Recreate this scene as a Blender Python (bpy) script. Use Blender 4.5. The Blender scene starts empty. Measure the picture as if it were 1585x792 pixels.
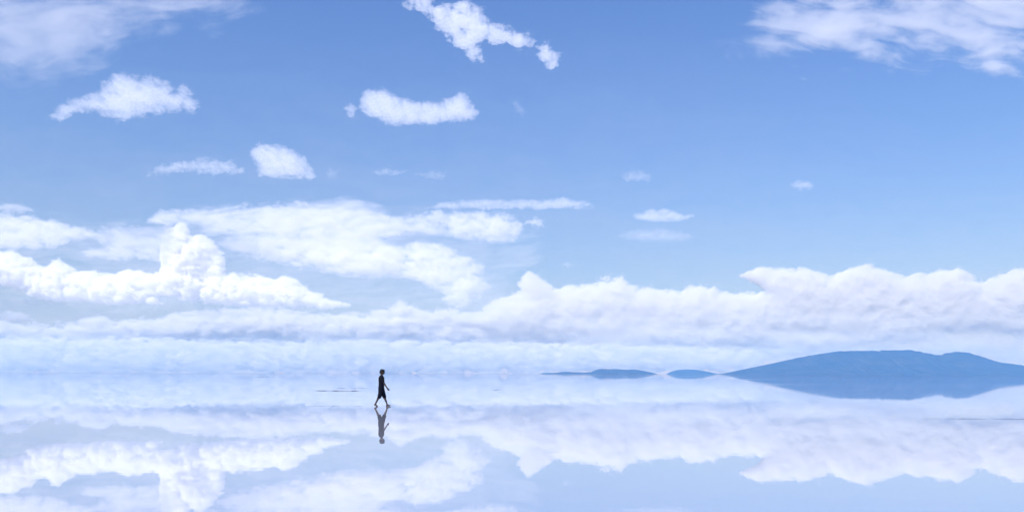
import bpy, bmesh, math
import numpy as np
from mathutils import Vector

# ------------------------------------------------------------------ camera, sky, sun, exposure
C = bpy.context.scene
COL = C.collection
PW, PH = 1585.0, 792.0            # photograph's frame, used only to turn measured angles into places
LENS = 28.0
F = PW * LENS / 36.0
CAM_H = 1.466
HOR, ROLL = 578.0, 0.003

cam_d = bpy.data.cameras.new('camera'); cam = bpy.data.objects.new('camera', cam_d); COL.objects.link(cam)
cam_d.lens = LENS; cam_d.sensor_width = 36.0
cam_d.shift_y = (HOR - PH / 2) / PW
cam_d.clip_start = 0.1; cam_d.clip_end = 400000.0
cam.location = (0, 0, CAM_H)
cam.rotation_mode = 'XYZ'
from mathutils import Matrix
cam.matrix_world = Matrix.Translation((0, 0, CAM_H)) @ Matrix.Rotation(math.pi / 2, 4, 'X') @ Matrix.Rotation(ROLL, 4, 'Z')
C.camera = cam

SUN_EL, SUN_AZ = math.radians(50), math.radians(215)   # azimuth clockwise from +Y (the view direction)
SKY_STRENGTH, SUN_STRENGTH, EXPOSURE = 0.106, 3.0, 0.55

w = bpy.data.worlds.new('World'); C.world = w; w.use_nodes = True
nt = w.node_tree; nt.nodes.clear()
wo = nt.nodes.new('ShaderNodeOutputWorld'); bg = nt.nodes.new('ShaderNodeBackground'); sk = nt.nodes.new('ShaderNodeTexSky')
sk.sky_type = 'NISHITA'; sk.sun_disc = False
sk.sun_elevation = SUN_EL; sk.sun_rotation = SUN_AZ
sk.altitude = 3650.0; sk.air_density = 3.0; sk.dust_density = 0.0; sk.ozone_density = 10.0
bg.inputs['Strength'].default_value = SKY_STRENGTH
wb = nt.nodes.new('ShaderNodeMix'); wb.data_type = 'RGBA'; wb.blend_type = 'MULTIPLY'; wb.inputs['Factor'].default_value = 1.0
wb.inputs['B'].default_value = (0.68, 0.68, 0.90, 1)      # the film's cool white balance
nt.links.new(sk.outputs[0], wb.inputs['A']); nt.links.new(wb.outputs['Result'], bg.inputs[0]); nt.links.new(bg.outputs[0], wo.inputs[0])

sd = bpy.data.lights.new('sun', 'SUN'); so = bpy.data.objects.new('sun', sd); COL.objects.link(so)
sd.energy = SUN_STRENGTH; sd.angle = math.radians(0.5); sd.color = (1.0, 0.93, 0.87)
sdir = Vector((math.sin(SUN_AZ) * math.cos(SUN_EL), math.cos(SUN_AZ) * math.cos(SUN_EL), math.sin(SUN_EL)))
so.rotation_mode = 'QUATERNION'; so.rotation_quaternion = sdir.to_track_quat('Z', 'Y')
so.location = (0, -20, 60)

vs = C.view_settings
vs.view_transform = 'Standard'; vs.look = 'None'; vs.gamma = 1.0; vs.exposure = EXPOSURE; vs.use_curve_mapping = False
C.cycles.max_bounces = 24; C.cycles.volume_bounces = 18; C.cycles.diffuse_bounces = 2; C.cycles.glossy_bounces = 3
C.cycles.transparent_max_bounces = 32
C.cycles.use_denoising = True
C.cycles.sample_clamp_indirect = 6.0

# ------------------------------------------------------------------ helpers
def tag(o, label=None, cat=None, group=None, kind=None):
    if label: o['label'] = label
    if cat: o['category'] = cat
    if group: o['group'] = group
    if kind: o['kind'] = kind
    return o

def link_mesh(name, verts, faces, mat, parent=None, smooth=True):
    me = bpy.data.meshes.new(name)
    verts = np.asarray(verts, dtype=np.float32); faces = np.asarray(faces, dtype=np.int32)
    k = faces.shape[1]
    me.vertices.add(len(verts)); me.vertices.foreach_set('co', verts.ravel())
    me.loops.add(faces.size); me.loops.foreach_set('vertex_index', faces.ravel())
    me.polygons.add(len(faces))
    me.polygons.foreach_set('loop_start', np.arange(0, faces.size, k, dtype=np.int32))
    me.polygons.foreach_set('use_smooth', np.full(len(faces), smooth))
    me.update(calc_edges=True); me.validate()
    me.materials.append(mat)
    o = bpy.data.objects.new(name, me); COL.objects.link(o)
    if parent: o.parent = parent
    return o

def place(x, y, D):
    """world point at depth D seen in direction (x, y) of the measured frame"""
    e = (HOR + ROLL * (x - PW / 2)) - y
    return ((x - PW / 2) / F * D, D * np.ones_like(np.asarray(x, float)), CAM_H + e / F * D)

def hash2(ix, iy, seed):
    h = (ix.astype(np.int64) * 374761393 + iy.astype(np.int64) * 668265263 + seed * 974634777) & 0xffffffff
    h = ((h ^ (h >> 13)) * 1274126177) & 0xffffffff
    h = h ^ (h >> 16)
    return (h & 0xffff) / 65535.0

def gnoise(x, y, seed):
    ix = np.floor(x); iy = np.floor(y); fx = x - ix; fy = y - iy
    u = fx * fx * fx * (fx * (fx * 6 - 15) + 10); v = fy * fy * fy * (fy * (fy * 6 - 15) + 10)
    def g(dx, dy):
        a = hash2(ix + dx, iy + dy, seed) * 2 * math.pi
        return np.cos(a) * (fx - dx) + np.sin(a) * (fy - dy)
    return ((g(0, 0) * (1 - u) + g(1, 0) * u) * (1 - v) + (g(0, 1) * (1 - u) + g(1, 1) * u) * v) * 1.5

def fbm(x, y, octv, seed, gain=0.5):
    s = np.zeros_like(x); a = 1.0; n = 0.0
    for i in range(octv):
        s += a * gnoise(x + 17.3 * i, y - 9.1 * i, seed + i * 13); n += a
        x = x * 2.03; y = y * 2.03; a *= gain
    return s / n

def billow(x, y, octv, seed, gain=0.55):
    s = np.zeros_like(x); a = 1.0; n = 0.0
    for i in range(octv):
        s += a * (1 - 2.2 * np.abs(gnoise(x + 31.7 * i, y + 5.3 * i, seed + i * 7))); n += a
        x = x * 2.1; y = y * 2.1; a *= gain
    return s / n

def worley(x, y, seed):
    ix = np.floor(x); iy = np.floor(y); best = np.full(x.shape, 9.0)
    for dx in (-1, 0, 1):
        for dy in (-1, 0, 1):
            jx = ix + dx; jy = iy + dy
            px = jx + 0.15 + 0.7 * hash2(jx, jy, seed); py = jy + 0.15 + 0.7 * hash2(jx, jy, seed + 101)
            best = np.minimum(best, (x - px) ** 2 + (y - py) ** 2)
    return best

def puffs(x, y, octv, seed, gain=0.55):
    """rounded heaps with creases between them, about -1..1"""
    s = np.zeros_like(x); a = 1.0; n = 0.0
    for i in range(octv):
        s += a * (1 - 2.6 * worley(x + 11.7 * i, y + 5.3 * i, seed + i * 7)); n += a
        x = x * 2.07 + 0.3 * s / n; y = y * 2.07; a *= gain
    return np.clip(s / n, -1.2, 1)

def poly_sdf(X, Y, pts):
    pts = np.asarray(pts, float); n = len(pts)
    best = np.full(X.shape, 1e18); inside = np.zeros(X.shape, bool)
    for i in range(n):
        ax, ay = pts[i]; bx, by = pts[(i + 1) % n]
        ex, ey = bx - ax, by - ay
        t = np.clip(((X - ax) * ex + (Y - ay) * ey) / (ex * ex + ey * ey + 1e-9), 0, 1)
        best = np.minimum(best, (X - ax - t * ex) ** 2 + (Y - ay - t * ey) ** 2)
        if ay != by:
            c = ((ay > Y) != (by > Y)) & (X < (bx - ax) * (Y - ay) / (by - ay) + ax)
            inside ^= c
    d = np.sqrt(best)
    return np.where(inside, d, -d)

def sm(a, b, x):
    t = np.clip((x - a) / (b - a), 0, 1); return t * t * (3 - 2 * t)

# ------------------------------------------------------------------ materials
def new_mat(name):
    m = bpy.data.materials.new(name); m.use_nodes = True; m.node_tree.nodes.clear()
    out = m.node_tree.nodes.new('ShaderNodeOutputMaterial')
    return m, m.node_tree, out

def vapour(name, density, color=(0.996, 0.996, 1.0), g=0.0):
    m, t, out = new_mat(name)
    v = t.nodes.new('ShaderNodeVolumeScatter')
    v.inputs['Color'].default_value = (*color, 1); v.inputs['Density'].default_value = density
    v.inputs['Anisotropy'].default_value = g
    t.links.new(v.outputs[0], out.inputs['Volume'])
    return m

def plain(name, color, rough=0.8, noise=0.15, scale=30.0, spec=0.3):
    m, t, out = new_mat(name)
    b = t.nodes.new('ShaderNodeBsdfPrincipled'); n = t.nodes.new('ShaderNodeTexNoise'); tc = t.nodes.new('ShaderNodeTexCoord')
    mx = t.nodes.new('ShaderNodeMix'); mx.data_type = 'RGBA'
    n.inputs['Scale'].default_value = scale; n.inputs['Detail'].default_value = 5
    mx.inputs['A'].default_value = (*[c * (1 - noise) for c in color], 1); mx.inputs['B'].default_value = (*[min(1, c * (1 + noise)) for c in color], 1)
    t.links.new(tc.outputs['Object'], n.inputs['Vector']); t.links.new(n.outputs['Fac'], mx.inputs['Factor'])
    t.links.new(mx.outputs['Result'], b.inputs['Base Color'])
    b.inputs['Roughness'].default_value = rough; b.inputs['Specular IOR Level'].default_value = spec
    t.links.new(b.outputs[0], out.inputs['Surface'])
    return m

# ------------------------------------------------------------------ the flooded salt flat
R_W = 35000.0
def water_material():
    m, t, out = new_mat('flooded_salt')
    N = t.nodes.new; L = t.links.new
    tc = N('ShaderNodeTexCoord')
    salt = N('ShaderNodeBsdfDiffuse'); gl = N('ShaderNodeBsdfGlossy'); mix = N('ShaderNodeMixShader')
    lw = N('ShaderNodeFresnel'); lw.inputs['IOR'].default_value = 1.33
    mp = N('ShaderNodeMapRange'); mp.inputs['From Min'].default_value = 0.0; mp.inputs['From Max'].default_value = 1.0
    mp.inputs['To Min'].default_value = 0.50; mp.inputs['To Max'].default_value = 0.98
    L(lw.outputs[0], mp.inputs['Value']); L(mp.outputs[0], mix.inputs['Fac'])
    # salt crust under the film of water: near white, faintly mottled
    n1 = N('ShaderNodeTexNoise'); n1.inputs['Scale'].default_value = 0.05; n1.inputs['Detail'].default_value = 8
    L(tc.outputs['Object'], n1.inputs['Vector'])
    cr = N('ShaderNodeMix'); cr.data_type = 'RGBA'
    cr.inputs['A'].default_value = (0.45, 0.48, 0.56, 1); cr.inputs['B'].default_value = (0.53, 0.55, 0.62, 1)
    L(n1.outputs['Fac'], cr.inputs['Factor']); L(cr.outputs['Result'], salt.inputs['Color'])
    # very faint ripples in broad patches
    mpg = N('ShaderNodeMapping'); mpg.inputs['Scale'].default_value = (0.8, 2.2, 1)
    L(tc.outputs['Object'], mpg.inputs['Vector'])
    n2 = N('ShaderNodeTexNoise'); n2.inputs['Scale'].default_value = 1.0; n2.inputs['Detail'].default_value = 3
    L(mpg.outputs[0], n2.inputs['Vector'])
    bp = N('ShaderNodeBump'); bp.inputs['Strength'].default_value = 1.0; bp.inputs['Distance'].default_value = 0.0004
    L(n2.outputs['Fac'], bp.inputs['Height']); L(bp.outputs[0], gl.inputs['Normal'])
    # patches where a breath of wind roughens the film
    mpr = N('ShaderNodeMapping'); mpr.inputs['Scale'].default_value = (0.004, 0.012, 1)
    L(tc.outputs['Object'], mpr.inputs['Vector'])
    n3 = N('ShaderNodeTexNoise'); n3.inputs['Scale'].default_value = 1.0; n3.inputs['Detail'].default_value = 6
    L(mpr.outputs[0], n3.inputs['Vector'])
    rr = N('ShaderNodeMapRange'); rr.inputs['From Min'].default_value = 0.45; rr.inputs['From Max'].default_value = 0.7
    rr.inputs['To Min'].default_value = 0.012; rr.inputs['To Max'].default_value = 0.05
    L(n3.outputs['Fac'], rr.inputs['Value']); L(rr.outputs[0], gl.inputs['Roughness'])
    gl.inputs['Color'].default_value = (0.97, 0.98, 1, 1)
    L(salt.outputs[0], mix.inputs[1]); L(gl.outputs[0], mix.inputs[2]); L(mix.outputs[0], out.inputs['Surface'])
    return m
wm = water_material()
nr, na = 14, 96
rad = np.concatenate([[0], np.geomspace(20, R_W, nr)])
vv = [(0, 0, 0)]; ff = []
for r in rad[1:]:
    for a in range(na):
        th = 2 * math.pi * a / na; vv.append((r * math.cos(th), r * math.sin(th), 0))
tris = [(0, 1 + a, 1 + (a + 1) % na) for a in range(na)]
for k in range(nr - 1):
    for a in range(na):
        b0 = 1 + k * na; b1 = b0 + na; a2 = (a + 1) % na
        tris += [(b0 + a, b1 + a, b1 + a2), (b0 + a, b1 + a2, b0 + a2)]
water = link_mesh('water', vv, tris, wm, smooth=False); tag(water, kind='structure')

# ------------------------------------------------------------------ far hills
def hill(name, outline, D, depth, seed, mat, label):
    o = np.asarray(outline, float)
    xs = np.arange(o[0, 0], o[-1, 0] + 0.01, 0.6)
    ytop = np.interp(xs, o[:, 0], o[:, 1])
    base = HOR + ROLL * (xs - PW / 2)
    hpx = np.maximum(base - ytop, 0)
    # soften the corners of the outline
    k = np.hanning(7); k /= k.sum(); hpx = np.convolve(np.pad(hpx, 3, mode='edge'), k, 'valid')
    hpx = hpx * (1 + 0.05 * fbm(xs / 9, xs * 0 + 0.5, 4, seed)) 
    nv = 60
    tt = np.linspace(-1, 1, nv)
    X, T = np.meshgrid(xs, tt)
    H = np.broadcast_to(hpx, X.shape) / F * D
    prof = np.maximum(0, 1 - np.abs(T)) ** 0.8
    XX = (X - PW / 2) / F * D
    ridg = billow(XX / 1300, T * 3.0 + XX / 2600, 5, seed)
    fine = fbm(XX / 160, T * 8, 4, seed + 5)
    Hm = H * prof * (1 - 0.5 * (1 - prof) * (1 + ridg) ) + H * 0.025 * fine * sm(0, 0.3, prof)
    Hm = np.maximum(Hm, 0) - 0.6 * (prof <= 0.001)
    YY = D + T * depth * (0.35 + 0.65 * H / max(H.max(), 1))
    V = np.stack([XX, YY, Hm - 0.4], -1).reshape(-1, 3)
    n = len(xs); i = np.arange(nv - 1)[:, None] * n + np.arange(n - 1)[None, :]
    Fc = np.stack([i, i + 1, i + 1 + n, i + n], -1).reshape(-1, 4)
    ob = link_mesh(name, V, Fc, mat)
    tag(ob, label, kind='structure')
    return ob

def hill_material():
    m, t, out = new_mat('dry_hillside')
    N = t.nodes.new; L = t.links.new
    b = N('ShaderNodeBsdfDiffuse'); tc = N('ShaderNodeTexCoord'); n = N('ShaderNodeTexNoise'); cr = N('ShaderNodeValToRGB')
    n.inputs['Scale'].default_value = 0.0018; n.inputs['Detail'].default_value = 9; n.inputs['Roughness'].default_value = 0.65
    L(tc.outputs['Object'], n.inputs['Vector']); L(n.outputs['Fac'], cr.inputs['Fac'])
    e = cr.color_ramp.elements
    e[0].position = 0.3; e[0].color = (0.03, 0.034, 0.03, 1); e[1].position = 0.72; e[1].color = (0.075, 0.07, 0.062, 1)
    L(cr.outputs['Color'], b.inputs['Color']); L(b.outputs[0], out.inputs['Surface'])
    return m
hm = hill_material()
hill('mountain', [(1106, 579.5), (1125, 576.5), (1150, 571), (1175, 566), (1200, 560.5), (1225, 555), (1250, 549.5), (1275, 545.5), (1300, 542.5), (1325, 541.5),
                  (1350, 542), (1375, 541), (1405, 540), (1418, 542), (1432, 546), (1455, 548.5), (1468, 545.5), (1478, 543), (1495, 544), (1512, 549), (1530, 555),
                  (1548, 560), (1562, 562), (1575, 563.5), (1590, 566), (1620, 571), (1660, 575), (1720, 579), (1760, 581)], 26500.0, 2600, 3, hm,
     'broad dark blue mountain ridge rising from the flat horizon')
hill('hill', [(833, 578.4), (842, 576.5), (860, 576.4), (875, 574.6), (893, 575.8), (905, 575.8), (915, 575), (922, 572), (930, 570), (942, 571), (952, 570.3), (968, 571.6), (982, 571), (995, 573.2), (1008, 575.6), (1019, 578.8)], 27500.0, 900, 11, hm,
     'long low island hill lying alone on the horizon')
hill('hill', [(1030, 578.8), (1038, 575), (1048, 572), (1060, 571), (1075, 571.5), (1090, 573.5), (1104, 576.5), (1116, 579.2)], 33600.0, 900, 23, hm,
     'small pale hill between the low island and the big mountain')

# ------------------------------------------------------------------ haze: the air over the flat
def haze_box():
    m, t, out = new_mat('haze_air')
    v = t.nodes.new('ShaderNodeVolumePrincipled')
    v.inputs['Color'].default_value = (0.165, 0.475, 1.0, 1); v.inputs['Density'].default_value = 2.8e-5
    v.inputs['Absorption Color'].default_value = (0.6, 0.8, 1, 1)   # clear air scatters blue and absorbs very little
    v.inputs['Density Attribute'].default_value = ''; v.inputs['Temperature Attribute'].default_value = ''
    v.inputs['Anisotropy'].default_value = 0.0
    t.links.new(v.outputs[0], out.inputs['Volume'])
    R = 35600.0; z0, z1 = -1.5, 1050.0
    V = [(-R, -R, z0), (R, -R, z0), (R, R, z0), (-R, R, z0), (-R, -R, z1), (R, -R, z1), (R, R, z1), (-R, R, z1)]
    Fq = [(0, 3, 2, 1), (4, 5, 6, 7), (0, 1, 5, 4), (1, 2, 6, 5), (2, 3, 7, 6), (3, 0, 4, 7)]
    o = link_mesh('haze', V, Fq, m, smooth=False)
    tag(o, kind='stuff')
haze_box()

# ------------------------------------------------------------------ clouds: closed bodies of vapour with their own distance and thickness
KTAU = 0.105      # optical depth per frame unit of thickness
def cloud_mesh(name, X, Y, T, D, label, cat='cloud', group=None, kind=None, dens=1.0, color=(0.996, 0.996, 1.0), front=0.35, lift=0.0):
    """T: thickness over the grid X, Y (same units as X, Y); the body is closed where T reaches zero"""
    T = np.maximum(T, 0)
    T[0, :] = T[-1, :] = 0; T[:, 0] = T[:, -1] = 0
    pos = T > 0.02
    T = np.where(pos, T, 0)
    ny, nx = X.shape
    cell = pos[:-1, :-1] | pos[1:, :-1] | pos[:-1, 1:] | pos[1:, 1:]
    px, py, pz = place(X, Y, D)
    s = D / F
    need = np.zeros_like(pos)
    need[:-1, :-1] |= cell; need[1:, :-1] |= cell; need[:-1, 1:] |= cell; need[1:, 1:] |= cell
    fi = np.full(X.shape, -1, np.int64); fi[need] = np.arange(need.sum())
    bi = fi.copy(); nb = pos.sum(); bi[pos] = need.sum() + np.arange(nb)
    Vf = np.stack([px[need], D - T[need] * s * front, pz[need]], -1)
    Vb = np.stack([px[pos], D + T[pos] * s * (1 - front), pz[pos]], -1)
    V = np.concatenate([Vf, Vb])
    def quads(I, flip):
        q = np.stack([I[:-1, :-1], I[:-1, 1:], I[1:, 1:], I[1:, :-1]], -1)[cell]
        return q[:, ::-1] if flip else q
    Fc = np.concatenate([quads(fi, True), quads(bi, False)])
    # quads as triangles (flat cells where front and back share an edge stay clean)
    Fc = np.concatenate([Fc[:, [0, 1, 2]], Fc[:, [0, 2, 3]]])
    m = vapour('cloud_vapour', KTAU * dens / s, color)
    o = link_mesh(name, V, Fc, m, smooth=False)
    tag(o, label, cat if kind != 'stuff' else None, group, kind)
    return o

def grid(x0, y0, x1, y1, step):
    xs = np.arange(x0, x1 + step, step); ys = np.arange(y0, y1 + step, step)
    return np.meshgrid(xs, ys)

def cumulus(polys, D, label, seed, tmax=40, soft=9, edge=6, scale=26, step=1.0, dens=1.0, stretch=1.6, holes=(), low=0.55, pad=14, name='cloud', base_soft=0.0, fringe=2.0, grain=0.6, **kw):
    P_ = [p for q in polys for p in q]
    x0 = min(p[0] for p in P_) - pad; x1 = max(p[0] for p in P_) + pad
    y0 = min(p[1] for p in P_) - pad; y1 = max(p[1] for p in P_) + pad
    X, Y = grid(x0, y0, x1, y1, step)
    d = np.max([poly_sdf(X, Y, q) for q in polys], axis=0)
    wx = X + 5 * fbm(X / scale, Y / scale, 3, seed + 50); wy = Y + 5 * fbm(X / scale, Y / scale, 3, seed + 80)
    b = puffs(wx / (scale * stretch * 0.9), wy / (scale * 0.9), 4, seed)
    f = fbm(wx / (scale * 0.55 * stretch), wy / (scale * 0.5), 5, seed + 3, 0.52)
    Fd = d + edge * (0.75 * b + 0.75 * f)
    sf = soft * (1 + base_soft * sm(y0 + 0.4 * (y1 - y0), y1 - pad, Y))
    f3 = fbm(wx / (scale * 0.22), wy / (scale * 0.16), 4, seed + 61, 0.5)
    Fd = Fd + edge * 0.22 * f3
    T = tmax * (1 - np.exp(-np.maximum(Fd, 0) / sf)) ** 1.5
    T *= np.clip(low + (1 - low) * (0.75 + 0.5 * b + 0.9 * f) + grain * f3, 0.02, 2.0)
    T += (0.5 if D < 20000 else 1.0) * fringe * np.maximum(0, f3 + 0.8 * f + 0.05) * sm(-10, 6, Fd)
    for (hx, hy, rx, ry, a) in holes:
        T *= 1 - a * np.exp(-(((X - hx) / rx) ** 2 + ((Y - hy) / ry) ** 2) * (1 + 0.5 * f))
    dens = dens * (0.72 if D < 20000 else 0.85 if D < 28000 else 1.5)
    return cloud_mesh(name, X, Y, T, D, label, dens=dens, **kw)

def wisp(polys, D, label, seed, tmax=6, soft=20, edge=14, scale=(120, 14), angle=0.0, step=1.6, dens=1.0, pad=24, contrast=1.0, name='cloud', fade=None, **kw):
    P_ = [p for q in polys for p in q]
    x0 = min(p[0] for p in P_) - pad; x1 = max(p[0] for p in P_) + pad
    y0 = min(p[1] for p in P_) - pad; y1 = max(p[1] for p in P_) + pad
    X, Y = grid(x0, y0, x1, y1, step)
    d = np.max([poly_sdf(X, Y, q) for q in polys], axis=0)
    ca, sa = math.cos(angle), math.sin(angle)
    U = X * ca + Y * sa; V = -X * sa + Y * ca
    wv = V + scale[1] * 1.2 * fbm(U / scale[0], V / (scale[1] * 3), 3, seed + 9)
    f = fbm(U / scale[0], wv / scale[1], 6, seed, 0.6)
    g = fbm(X / 60, Y / 40, 4, seed + 4)
    Fd = d + edge * (f + 0.7 * g) * 1.4
    T = tmax * sm(0, 1, np.maximum(Fd, 0) / (soft * 2)) * np.clip(0.55 + contrast * (1.1 * f + 0.5 * g), 0.0, 3)
    if fade is not None: T *= fade(X, Y)
    return cloud_mesh(name, X, Y, T, D, label, dens=dens, **kw)

G1 = 'small clouds scattered over the blue sky'
cumulus([[(75, 180), (86, 167), (105, 156), (130, 150), (150, 142), (160, 126), (178, 114), (198, 113), (214, 122), (232, 116), (256, 128), (268, 140), (280, 132), (296, 146), (308, 165), (300, 173), (262, 172), (225, 178), (190, 188), (165, 181), (140, 172), (112, 175), (90, 188)]],
        7200, 'ragged white cumulus with a thin left tail, high on the left', 1, tmax=21, soft=17, edge=8, scale=24, low=0.35, group=G1)
cumulus([[(555, 168), (556, 150), (570, 139), (590, 137), (608, 144), (625, 152), (650, 159), (680, 157), (700, 150), (712, 143), (728, 155), (739, 172), (733, 187), (700, 189), (660, 191), (615, 195), (590, 189), (572, 180)], [(536, 176), (532, 166), (541, 160), (550, 168), (546, 180)]],
        7600, 'dense white bar cloud shaped like a dumbbell, high at the centre', 2, tmax=24, soft=11, edge=6, scale=24, low=0.4, group=G1)
cumulus([[(622, 6), (636, -6), (668, -8), (672, 8), (690, 8), (718, 2), (742, 14), (758, 36), (782, 42), (806, 52), (826, 64), (812, 76), (786, 70), (764, 66), (748, 62), (740, 74), (744, 92), (726, 90), (712, 78), (700, 66), (686, 50), (668, 30), (650, 16)],
         [(830, 72), (848, 70), (864, 86), (862, 100), (850, 106), (838, 94)]],
        6200, 'torn diagonal cloud trailing down from the top edge', 3, tmax=24, soft=12, edge=10, scale=20, low=-0.2, group=G1)
cumulus([[(385, 234), (400, 221), (440, 226), (470, 242), (488, 273), (480, 277), (430, 276), (400, 272), (394, 255)]],
        10500, 'small triangular white puff with a straight base', 4, tmax=20, soft=9, edge=4, scale=12, low=0.1, group=G1)
cumulus([[(228, 270), (246, 258), (275, 250), (318, 246), (352, 250), (378, 260), (372, 268), (330, 268), (290, 264), (250, 268)]],
        10800, 'thin frayed cloud strip left of the triangular puff', 5, tmax=11, soft=9, edge=7, scale=16, low=0.3, group=G1)
cumulus([[(502, 268), (510, 261), (522, 266), (520, 275), (508, 276)]], 11000, 'tiny faint puff just right of the triangular puff', 6, tmax=5, soft=7, edge=4, scale=12, group=G1)
cumulus([[(574, 266), (592, 261), (628, 265), (612, 271), (585, 271)], [(640, 270), (662, 263), (694, 270), (684, 277), (655, 275)]], 12000, 'pair of faint cloud shreds below the dumbbell cloud', 7, tmax=5, soft=6, edge=5, scale=12, group=G1)
cumulus([[(790, 158), (800, 156), (812, 172), (808, 180), (798, 172)]], 8200, 'tiny faint slanting wisp right of the dumbbell cloud', 8, tmax=3, soft=6, edge=4, scale=10, group=G1)
cumulus([[(960, 272), (975, 264), (995, 265), (1015, 276), (1010, 281), (970, 280)]], 12500, 'faint pinkish shred in the empty blue right of centre', 9, tmax=5, soft=7, edge=5, scale=13, group=G1)
cumulus([[(1222, 287), (1232, 279), (1250, 280), (1260, 288), (1252, 295), (1234, 293)]], 13000, 'tiny white puff alone in the blue on the right', 10, tmax=10, soft=7, edge=4, scale=12, group=G1)
cumulus([[(978, 334), (998, 327), (1025, 324), (1048, 329), (1072, 335), (1054, 341), (1020, 343), (992, 341)]], 15500, 'small flat white cloud above a lavender shred', 11, tmax=16, soft=6, edge=5, scale=16, group=G1)
cumulus([[(945, 366), (965, 357), (1010, 352), (1050, 357), (1082, 368), (1050, 374), (990, 374)]], 17500, 'flat lavender grey shred under the small flat white cloud', 12, tmax=7, soft=8, edge=4, scale=20, low=0.7, color=(0.97, 0.955, 0.985), group=G1)
cumulus([[(866, 411), (878, 405), (890, 409), (880, 415)]], 20000, 'speck of cloud between the long sheet and the right bank', 13, tmax=6, soft=6, edge=3, scale=10, group=G1)
cumulus([[(658, 322), (690, 313), (760, 309), (830, 311), (872, 306), (918, 317), (905, 321), (850, 323), (790, 322), (720, 322)]],
        16000, 'long thin bright streak ending in a point above the big sheet', 14, tmax=14, soft=5, edge=5, scale=16, stretch=2.6, group=G1)

# cirrus, high and far
wisp([[(-60, -60), (390, -60), (405, 10), (385, 40), (300, 62), (200, 78), (150, 130), (60, 150), (-60, 150)]], 22000, 'pale veil of high cirrus in the upper left corner', 21, tmax=7.5, soft=40, edge=34, fade=lambda X, Y: (1 - sm(330, 640, X)) * (1 - 0.6 * sm(60, 150, Y)), scale=(200, 34), angle=-0.12, contrast=0.5, group='high cirrus veils', lift=0)
wisp([[(1060, 60), (1140, 45), (1165, 0), (1235, -40), (1700, -60), (1700, 122), (1560, 114), (1430, 112), (1350, 98), (1260, 104), (1190, 102), (1140, 90)]], 21000, 'bright feathery cirrus sweeping off the upper right corner', 22, fade=lambda X, Y: 0.15 + 0.85 * sm(1050, 1300, X + 0.6 * (60 - Y)), tmax=12, soft=34, edge=34, scale=(150, 24), angle=0.16, contrast=0.6, group='high cirrus veils')

# middle distance sheets and towers on the left
G2 = 'cloud sheets and heaps over the left horizon'
cumulus([[(222, 345), (248, 324), (300, 326), (380, 318), (460, 314), (540, 322), (600, 336), (660, 330), (720, 327), (775, 328), (803, 340), (806, 362), (780, 374), (735, 373), (690, 364), (640, 360), (610, 368), (570, 372), (520, 366), (470, 364), (400, 362), (340, 360), (280, 348)],
         [(808, 338), (830, 338), (838, 348), (820, 350)]],
        22000, 'upper cloud sheet with a rounded right end', 31, tmax=26, soft=13, edge=8, scale=24, stretch=2.0, low=-0.3,
        holes=[(400, 335, 130, 16, 0.45), (300, 350, 60, 12, 0.5), (640, 350, 40, 10, 0.2)], group=G2)
wisp([[(240, 330), (330, 312), (450, 308), (560, 300), (600, 322), (620, 370), (560, 400), (400, 388), (330, 372), (280, 345)]], 24500, 'thin veil streaming off the top of the upper cloud sheet', 32, tmax=11, soft=12, edge=10, scale=(90, 10), angle=-0.12, contrast=0.8, group=G2)
cumulus([[(336, 378), (390, 358), (470, 356), (560, 362), (620, 376), (672, 376), (704, 388), (744, 410), (752, 436), (760, 446), (735, 462), (722, 474), (692, 474), (684, 455), (650, 436), (600, 428), (550, 430), (500, 420), (430, 404), (370, 396)]],
        26000, 'long sloping cloud sheet coming down to the horizon bank', 33, tmax=34, soft=13, edge=8, scale=24, stretch=1.8, low=-0.2, holes=[(700, 425, 30, 10, 0.35), (560, 425, 50, 8, 0.3)], group=G2)
cumulus([[(-120, 330), (-20, 328), (30, 333), (80, 340), (130, 355), (150, 362), (120, 374), (70, 384), (0, 384), (-120, 384)]],
        23500, 'rounded cloud cut by the left edge, uppermost of the left heaps', 34, tmax=26, soft=11, edge=7, scale=22, group=G2, low=0.1)
cumulus([[(-20, 322), (10, 314), (36, 317), (52, 326), (20, 330)]], 24200, 'small flat tuft above the rounded cloud at the left edge', 35, tmax=10, soft=5, edge=4, scale=14, group=G2)
cumulus([[(132, 362), (185, 350), (225, 352), (262, 344), (275, 380), (255, 402), (200, 403), (142, 398), (128, 390), (170, 378)]],
        25000, 'flat ragged cloud joining the tower from the left', 36, tmax=19, soft=11, edge=8, scale=24, low=0.3, group=G2, holes=[(215, 382, 30, 6, 0.5)])
cumulus([[(-120, 396), (-30, 392), (18, 388), (38, 398), (60, 412), (90, 404), (120, 420), (165, 424), (212, 418), (238, 426), (250, 415), (248, 380), (258, 358), (275, 346), (288, 350), (292, 370), (312, 363), (330, 374), (345, 398), (350, 424), (400, 428), (430, 434), (442, 422), (458, 436), (480, 452), (510, 462), (542, 472), (500, 478), (440, 474), (380, 474), (320, 468), (270, 460), (230, 456), (250, 468), (190, 470), (120, 466), (60, 462), (30, 446), (-20, 438), (-120, 436)]],
        29000, 'heaped cumulus with a tall cauliflower tower and long flat arms', 37, tmax=50, soft=9, edge=7, scale=19, stretch=1.3, low=-0.1,
        holes=[(322, 412, 14, 26, 0.75), (60, 430, 40, 9, 0.25), (225, 445, 50, 7, 0.3)], group=G2)
cumulus([[(-10, 492), (10, 480), (35, 484), (52, 496), (20, 500)]], 33500, 'small rounded tuft low at the left edge', 38, tmax=16, soft=6, edge=4, scale=14, group=G2)

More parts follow.
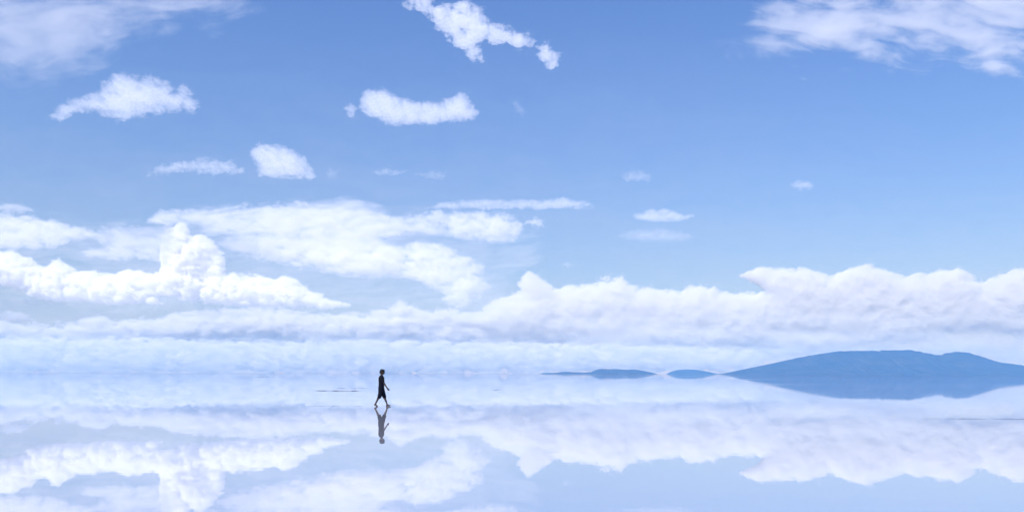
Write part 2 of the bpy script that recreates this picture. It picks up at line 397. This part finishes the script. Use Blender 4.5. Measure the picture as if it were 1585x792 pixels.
wisp([[(-120, 325), (240, 335), (460, 305), (700, 320), (850, 345), (840, 400), (760, 500), (-120, 500)]], 30500, 'faint milky veil between and behind the sheets and heaps on the left', 46, tmax=4.2, soft=16, edge=14, scale=(110, 14), angle=-0.06, contrast=1.0, step=2, group=G2)
# horizon bank, right part: the big cumulus wall
cumulus([[(700, 500), (735, 486), (770, 465), (812, 452), (800, 436), (818, 420), (838, 432), (860, 444), (905, 444), (940, 432), (962, 430), (985, 444), (1020, 452), (1060, 448), (1085, 441), (1115, 452), (1150, 456), (1195, 452), (1170, 436), (1150, 424), (1172, 418), (1215, 416), (1245, 417), (1290, 424), (1320, 416), (1345, 411), (1372, 416), (1402, 432), (1440, 420), (1478, 417), (1500, 424), (1524, 438), (1556, 424), (1600, 414), (1760, 405), (1760, 560), (1500, 556), (1200, 556), (1000, 545), (900, 548), (860, 520), (780, 522)]],
        44000, 'towering white cumulus wall above the mountain on the right', 41, tmax=46, soft=7, edge=8, scale=27, stretch=1.6, low=0.15, step=1.0, base_soft=2.0, fringe=3, grain=0.5, front=0.14,
        holes=[(1255, 513, 55, 9, 0.85), (1140, 537, 45, 7, 0.75), (1085, 505, 26, 9, 0.6), (1500, 521, 95, 15, 0.97), (1560, 528, 60, 16, 0.95), (1560, 545, 60, 10, 0.5), (1000, 500, 60, 12, 0.45), (1390, 533, 40, 7, 0.5), (930, 520, 60, 14, 0.4), (1010, 535, 60, 7, 0.5)], name='cloud_bank')
# horizon bank, left part: lower and thinner
cumulus([[(-140, 502), (0, 498), (60, 503), (110, 500), (150, 490), (180, 497), (240, 493), (300, 482), (345, 478), (390, 476), (440, 480), (500, 487), (560, 484), (600, 480), (618, 465), (650, 478), (700, 478), (745, 486), (800, 480), (880, 492), (940, 520), (880, 545), (780, 548), (620, 550), (560, 545), (500, 548), (420, 540), (250, 538), (120, 548), (-140, 545)]],
        48500, 'long low cloud band lying over the horizon on the left', 43, tmax=40, soft=11, edge=8, scale=17, stretch=2.2, low=0.0, step=1.0, base_soft=2.2, front=0.3,
        holes=[(190, 526, 200, 7, 0.4), (420, 528, 60, 10, 0.5), (677, 508, 14, 7, 0.8), (620, 540, 140, 8, 0.6), (780, 520, 50, 8, 0.3)], name='cloud_bank')
# thin high haze cloud far behind everything, thickening downwards
wisp([[(-260, -60), (1840, -60), (1840, 592), (-260, 590)]], 72000, 'faint milky veil low in the sky', 47, tmax=5.0, soft=3, edge=1, scale=(420, 60), contrast=0.3, step=5, name='cloud_veil', kind='stuff',
     fade=lambda X, Y: sm(-40, 560, Y) * (1 - 0.55 * sm(900, 1500, X) * (1 - sm(250, 420, Y))), pad=2)
# rows of low broken clumps, paling into the haze over the horizon
cumulus([[(-160, 528), (200, 524), (420, 532), (560, 528), (800, 532), (1000, 536), (1180, 545), (1180, 572), (800, 575), (400, 575), (-160, 574)]],
        41500, 'rows of pale broken clumps melting into the haze along the horizon', 49, tmax=30, soft=7, edge=9, scale=9, stretch=3.2, low=-0.9, step=1.0, grain=0.6, front=0.4, fringe=1, name='cloud_layer', kind='stuff')
# farthest veil down to the horizon
wisp([[(-200, 524), (300, 520), (800, 524), (1200, 536), (1780, 530), (1780, 592), (800, 590), (-200, 588)]], 39500, 'thin streaky layer of far cloud', 45, tmax=12, soft=7, edge=7, scale=(44, 6), contrast=1.5, step=1.3, name='cloud_layer', kind='stuff',
     fade=lambda X, Y: sm(-8, -3, HOR + ROLL * (X - PW / 2) - Y), pad=2)

# ------------------------------------------------------------------ the walker
def ico(c, r, sub=2):
    bm = bmesh.new(); bmesh.ops.create_icosphere(bm, subdivisions=sub, radius=1.0)
    r = (r, r, r) if not hasattr(r, '__len__') else r
    v = [(c[0] + q.co.x * r[0], c[1] + q.co.y * r[1], c[2] + q.co.z * r[2]) for q in bm.verts]
    f = [tuple(x.index for x in fc.verts) for fc in bm.faces]; bm.free()
    return v, f

class Body:
    def __init__(self): self.v = []; self.f = []
    def add(self, vf):
        n = len(self.v); self.v += vf[0]; self.f += [tuple(i + n for i in q) for q in vf[1]]
    def ball(self, c, r): self.add(ico(c, r))
    def limb(self, pts, radii, flat=1.0, seg=14, caps=True):
        """tapering tube through points, radius per point, balls at the joints"""
        pts = [Vector(p) for p in pts]; v = []; f = []
        # refine
        P2, R2 = [], []
        for i in range(len(pts) - 1):
            for k in range(4):
                t = k / 4; P2.append(pts[i].lerp(pts[i + 1], t)); R2.append(radii[i] + (radii[i + 1] - radii[i]) * t)
        P2.append(pts[-1]); R2.append(radii[-1])
        for i, p in enumerate(P2):
            d = (P2[min(i + 1, len(P2) - 1)] - P2[max(i - 1, 0)]).normalized()
            side = d.cross(Vector((0, 1, 0)));
            if side.length < 1e-3: side = Vector((1, 0, 0))
            side.normalize(); up = d.cross(side).normalized()
            for a in range(seg):
                th = 2 * math.pi * a / seg
                q = p + side * (R2[i] * math.cos(th)) + up * (R2[i] * flat * math.sin(th)); v.append(tuple(q))
        n = len(P2)
        for i in range(n - 1):
            for a in range(seg):
                b = (a + 1) % seg; f.append((i * seg + a, i * seg + b, (i + 1) * seg + b, (i + 1) * seg + a))
        f.append(tuple(range(seg))[::-1]); f.append(tuple((n - 1) * seg + a for a in range(seg)))
        self.add((v, f))
        if caps:
            for p, r in zip(pts, radii): self.ball(p, r * min(1, 0.5 + flat / 2) * 0.98)
    def stack(self, secs, seg=28):
        """secs: (x, y, z, rx, ry) rings from bottom to top"""
        v = []; f = []
        for (x, y, z, rx, ry) in secs:
            for a in range(seg):
                th = 2 * math.pi * a / seg; v.append((x + rx * math.cos(th), y + ry * math.sin(th), z))
        n = len(secs)
        for i in range(n - 1):
            for a in range(seg):
                b = (a + 1) % seg; f.append((i * seg + a, i * seg + b, (i + 1) * seg + b, (i + 1) * seg + a))
        f.append(tuple(range(seg))[::-1]); f.append(tuple((n - 1) * seg + a for a in range(seg)))
        self.add((v, f))
    def build(self, name, mat, parent=None, voxel=0.007, smooth=4, folds=0.0):
        me = bpy.data.meshes.new(name); me.from_pydata(self.v, [], self.f); me.materials.append(mat)
        for p in me.polygons: p.use_smooth = True
        o = bpy.data.objects.new(name, me); COL.objects.link(o)
        if parent: o.parent = parent
        r = o.modifiers.new('join', 'REMESH'); r.mode = 'VOXEL'; r.voxel_size = voxel; r.use_smooth_shade = True
        sm_ = o.modifiers.new('soften', 'SMOOTH'); sm_.factor = 0.5; sm_.iterations = smooth
        if folds:
            tx = bpy.data.textures.new('cloth_folds', 'CLOUDS'); tx.noise_scale = 0.09
            d = o.modifiers.new('folds', 'DISPLACE'); d.texture = tx; d.strength = folds; d.mid_level = 0.5; d.texture_coords = 'LOCAL'
        return o

skin = plain('tanned_skin', (0.055, 0.036, 0.03), 0.6, 0.12, 12)
shirt_m = plain('dark_navy_jersey', (0.007, 0.008, 0.014), 0.9, 0.25, 60, 0.1)
short_m = plain('dark_shorts_cloth', (0.007, 0.009, 0.016), 0.9, 0.25, 60, 0.1)
hair_m = plain('black_hair', (0.008, 0.007, 0.009), 0.6, 0.4, 90, 0.3)
eye_m = plain('dark_eye', (0.01, 0.008, 0.006), 0.2, 0.1, 10, 0.5)

PD = CAM_H * F / (628.6 - (HOR + ROLL * (590 - PW / 2)))
b = Body()
b.stack([(0.00, 0, 0.80, 0.09, 0.12), (0.0, 0, 0.86, 0.10, 0.14), (0.0, 0, 0.95, 0.095, 0.135), (0.005, 0, 1.05, 0.09, 0.125), (0.005, 0, 1.17, 0.105, 0.15), (0.0, 0, 1.27, 0.105, 0.165), (0.0, 0, 1.335, 0.075, 0.15), (0.01, 0, 1.37, 0.05, 0.07)])
b.limb([(0.005, 0, 1.34), (0.03, 0, 1.45)], [0.056, 0.05])
# head: skull, face, jaw, nose, brow, ears, lips
b.ball((0.045, 0, 1.545), (0.092, 0.073, 0.098)); b.ball((0.085, 0, 1.50), (0.058, 0.055, 0.085)); b.ball((0.098, 0, 1.452), (0.038, 0.036, 0.030))
b.limb([(0.138, 0, 1.535), (0.158, 0, 1.508)], [0.009, 0.015]); b.limb([(0.120, -0.035, 1.55), (0.130, 0, 1.553), (0.120, 0.035, 1.55)], [0.012] * 3)
b.limb([(0.132, -0.018, 1.476), (0.139, 0, 1.477), (0.132, 0.018, 1.476)], [0.009, 0.010, 0.009])
for s_ in (-1, 1): b.ball((0.045, s_ * 0.076, 1.528), (0.018, 0.012, 0.030))
def hand(wrist, d, side, spread):
    """palm, four unequal curled fingers and a thumb leaving the side of the palm"""
    wv = Vector(wrist); d = Vector(d).normalized(); across = Vector((0.75, 0.25 * side, 0)); across = (across - d * across.dot(d)).normalized(); nrm = d.cross(across).normalized()
    palm_end = wv + d * 0.085
    b.limb([wv, wv + d * 0.045, palm_end], [0.026, 0.036, 0.038], flat=0.5)
    for k, ln in enumerate((0.070, 0.078, 0.073, 0.058)):
        o0 = palm_end + across * (0.030 - 0.020 * k) - d * 0.015
        c1 = o0 + d * ln * 0.5; c2 = c1 + (d * 0.85 + nrm * 0.45 * side).normalized() * ln * 0.32; c3 = c2 + (d * 0.5 + nrm * 0.8 * side).normalized() * ln * 0.26
        b.limb([o0, c1, c2, c3], [0.0095, 0.0088, 0.008, 0.007], seg=8)
    t0 = wv + d * 0.03 + across * 0.026
    t1 = t0 + (d * 0.6 + across * 0.75).normalized() * 0.035; t2 = t1 + (d * 0.95 + across * 0.2).normalized() * 0.03
    b.limb([t0, t1, t2], [0.013, 0.011, 0.009], seg=8)
# near arm reaches forward, far arm hangs back beside the hip
b.limb([(0.0, -0.165, 1.30), (0.075, -0.20, 1.17), (0.155, -0.215, 1.04), (0.235, -0.215, 0.91), (0.292, -0.21, 0.825)], [0.052, 0.045, 0.038, 0.034, 0.025])
hand((0.292, -0.21, 0.825), (0.56, 0.02, -0.80), -1, 1)
b.limb([(0.0, 0.165, 1.30), (-0.035, 0.195, 1.16), (-0.06, 0.21, 1.03), (-0.05, 0.21, 0.90), (-0.035, 0.205, 0.80)], [0.052, 0.045, 0.038, 0.034, 0.025])
hand((-0.035, 0.205, 0.80), (0.15, 0.0, -1), 1, 1)
# legs: far leg forward, near leg pushing off behind
def leg(hip, knee, ankle, heel, ball, toe):
    hip, knee, ankle, heel, ball, toe = map(Vector, (hip, knee, ankle, heel, ball, toe))
    calf = knee.lerp(ankle, 0.3) + Vector((-0.012, 0, 0))
    b.limb([hip, hip.lerp(knee, 0.4), knee, calf, knee.lerp(ankle, 0.65), ankle], [0.080, 0.076, 0.054, 0.054, 0.040, 0.032])
    b.limb([ankle, heel], [0.032, 0.028]); b.limb([heel, ball, toe], [0.028, 0.034, 0.022], flat=1.25); b.limb([ankle, ball], [0.032, 0.026])
    for k in range(5):
        yy = -0.034 + 0.017 * k; s_ = (ball - heel).normalized()
        b.limb([toe + Vector((0, yy, 0)) - s_ * 0.02, toe + Vector((0, yy * 1.05, -0.003)) + s_ * (0.028 - 0.004 * abs(k - 1))], [0.010, 0.008], seg=8)
leg((0.01, 0.085, 0.86), (0.125, 0.09, 0.46), (0.245, 0.085, 0.09), (0.215, 0.085, 0.032), (0.335, 0.09, 0.042), (0.385, 0.09, 0.040))
leg((0.0, -0.085, 0.86), (-0.065, -0.09, 0.455), (-0.245, -0.085, 0.125), (-0.285, -0.085, 0.085), (-0.185, -0.09, 0.030), (-0.150, -0.09, 0.014))
person = b.build('person', skin, voxel=0.006, smooth=3)
px_, _, _ = place(590.3, 600, PD)
person.location = (float(px_), PD, -0.004)
tag(person, 'barefoot person in dark shirt and long dark shorts walking across the mirror-still water', 'person')
h = Body()
h.ball((0.030, 0, 1.568), (0.112, 0.092, 0.092)); h.ball((-0.005, 0, 1.53), (0.085, 0.084, 0.095)); h.ball((-0.01, 0, 1.47), (0.055, 0.06, 0.05)); h.ball((0.10, 0, 1.60), (0.05, 0.06, 0.035)); h.ball((0.085, 0, 1.610), (0.055, 0.068, 0.035)); h.ball((0.03, 0, 1.61), (0.085, 0.075, 0.052))
h.ball((0.03, -0.062, 1.56), (0.04, 0.024, 0.045)); h.ball((0.03, 0.062, 1.56), (0.04, 0.024, 0.045))
hair = h.build('hair', hair_m, person, voxel=0.006, smooth=2, folds=0.022)
t = Body()
t.stack([(-0.005, 0, 0.70, 0.134, 0.196), (-0.005, 0, 0.76, 0.132, 0.196), (0.0, 0, 0.86, 0.128, 0.192), (0.0, 0, 0.98, 0.120, 0.172), (0.005, 0, 1.10, 0.124, 0.165), (0.003, 0, 1.22, 0.130, 0.185), (0.0, 0, 1.30, 0.112, 0.185), (0.0, 0, 1.352, 0.078, 0.13), (0.005, 0, 1.385, 0.062, 0.070)])
t.limb([(0.0, -0.16, 1.295), (0.06, -0.195, 1.19), (0.118, -0.212, 1.10)], [0.066, 0.064, 0.062])
t.limb([(0.0, 0.16, 1.295), (-0.03, 0.19, 1.18), (-0.05, 0.207, 1.08)], [0.066, 0.064, 0.062])
t.build('shirt', shirt_m, person, voxel=0.008, smooth=3, folds=0.018)
g = Body()
g.stack([(0.0, 0, 0.70, 0.125, 0.165), (0.0, 0, 0.80, 0.124, 0.166), (0.0, 0, 0.90, 0.112, 0.155)])
g.limb([(0.012, 0.080, 0.82), (0.06, 0.088, 0.62), (0.118, 0.09, 0.43)], [0.102, 0.098, 0.090])
g.limb([(0.0, -0.080, 0.82), (-0.025, -0.088, 0.62), (-0.070, -0.09, 0.43)], [0.102, 0.098, 0.090])
g.build('shorts', short_m, person, voxel=0.008, smooth=3, folds=0.02)
for s_ in (-1, 1):
    e = Body(); e.ball((0.128, s_ * 0.030, 1.535), 0.0105)
    e.build('eye', eye_m, person, voxel=0.002, smooth=1)

# ------------------------------------------------------------------ salt crust breaking the surface
mud = plain('wet_dark_salt_crust', (0.09, 0.10, 0.15), 0.7, 0.5, 6, 0.3)
pale = plain('pale_salt_crust', (0.62, 0.60, 0.60), 0.8, 0.15, 6, 0.2)
def ridge(x0, x1, y, hgt, width, seed, mat, label, gap=0.1, slant=0.0, group=None):
    yh = HOR + ROLL * ((x0 + x1) / 2 - PW / 2); D = CAM_H * F / (y - yh)
    X0 = (x0 - PW / 2) / F * D; X1 = (x1 - PW / 2) / F * D
    n = int((X1 - X0) / 0.02) + 1; n = min(n, 900); m_ = 15
    xs = np.linspace(X0, X1, n); vs_ = np.linspace(-1, 1, m_)
    X, V = np.meshgrid(xs, vs_)
    env = sm(0, 0.12, (X - X0) / (X1 - X0)) * sm(0, 0.2, (X1 - X) / (X1 - X0))
    br = fbm(X * 1.3, X * 0 + seed * 3.7, 4, seed) + 0.5 * fbm(X * 7, V * 2, 3, seed + 2)
    Z = hgt * ((1 - V ** 2) * (0.75 + 1.6 * br) * env - gap) + hgt * 0.3 * fbm(X * 18, V * 3, 3, seed + 4) * (1 - V ** 2)
    Yd = D + V * width + 0.5 * fbm(X * 0.6, X * 0 + 1.3, 2, seed + 8) * width * 4 + slant * (X - X0)
    Vv = np.stack([X, Yd, np.where(np.abs(V) > 0.99, -0.01, Z)], -1).reshape(-1, 3)
    i = np.arange(m_ - 1)[:, None] * n + np.arange(n - 1)[None, :]
    o = link_mesh('salt_ridge', Vv, np.stack([i, i + 1, i + 1 + n, i + n], -1).reshape(-1, 4), mat)
    tag(o, label, 'salt ridge', group)
GR = 'low ridges of salt crust breaking the water'
ridge(484, 562, 604.6, 0.028, 0.35, 5, mud, 'broken line of dark crust close behind the walker', group=GR)
ridge(518, 572, 600.6, 0.016, 0.25, 6, mud, 'fainter thin dark line just beyond the broken crust behind the walker', gap=0.2, group=GR)
ridge(762, 776, 603, 0.02, 0.3, 7, mud, 'tiny dark fleck of crust out on the water ahead of the walker', gap=0.1, group=GR)
ridge(1424, 1640, 648, 0.008, 0.08, 8, mud, 'thin dark crust line running off the right edge below the mountain reflection', gap=0.12, group=GR)
ridge(470, 578, 628.0, 0.006, 0.05, 10, mud, 'hairline crust trailing level with the feet of the walker', gap=0.3, group=GR)
ridge(398, 432, 583.6, 0.05, 2.0, 11, mud, 'very far dark dashes of crust almost on the horizon at left', gap=0.35, group=GR)
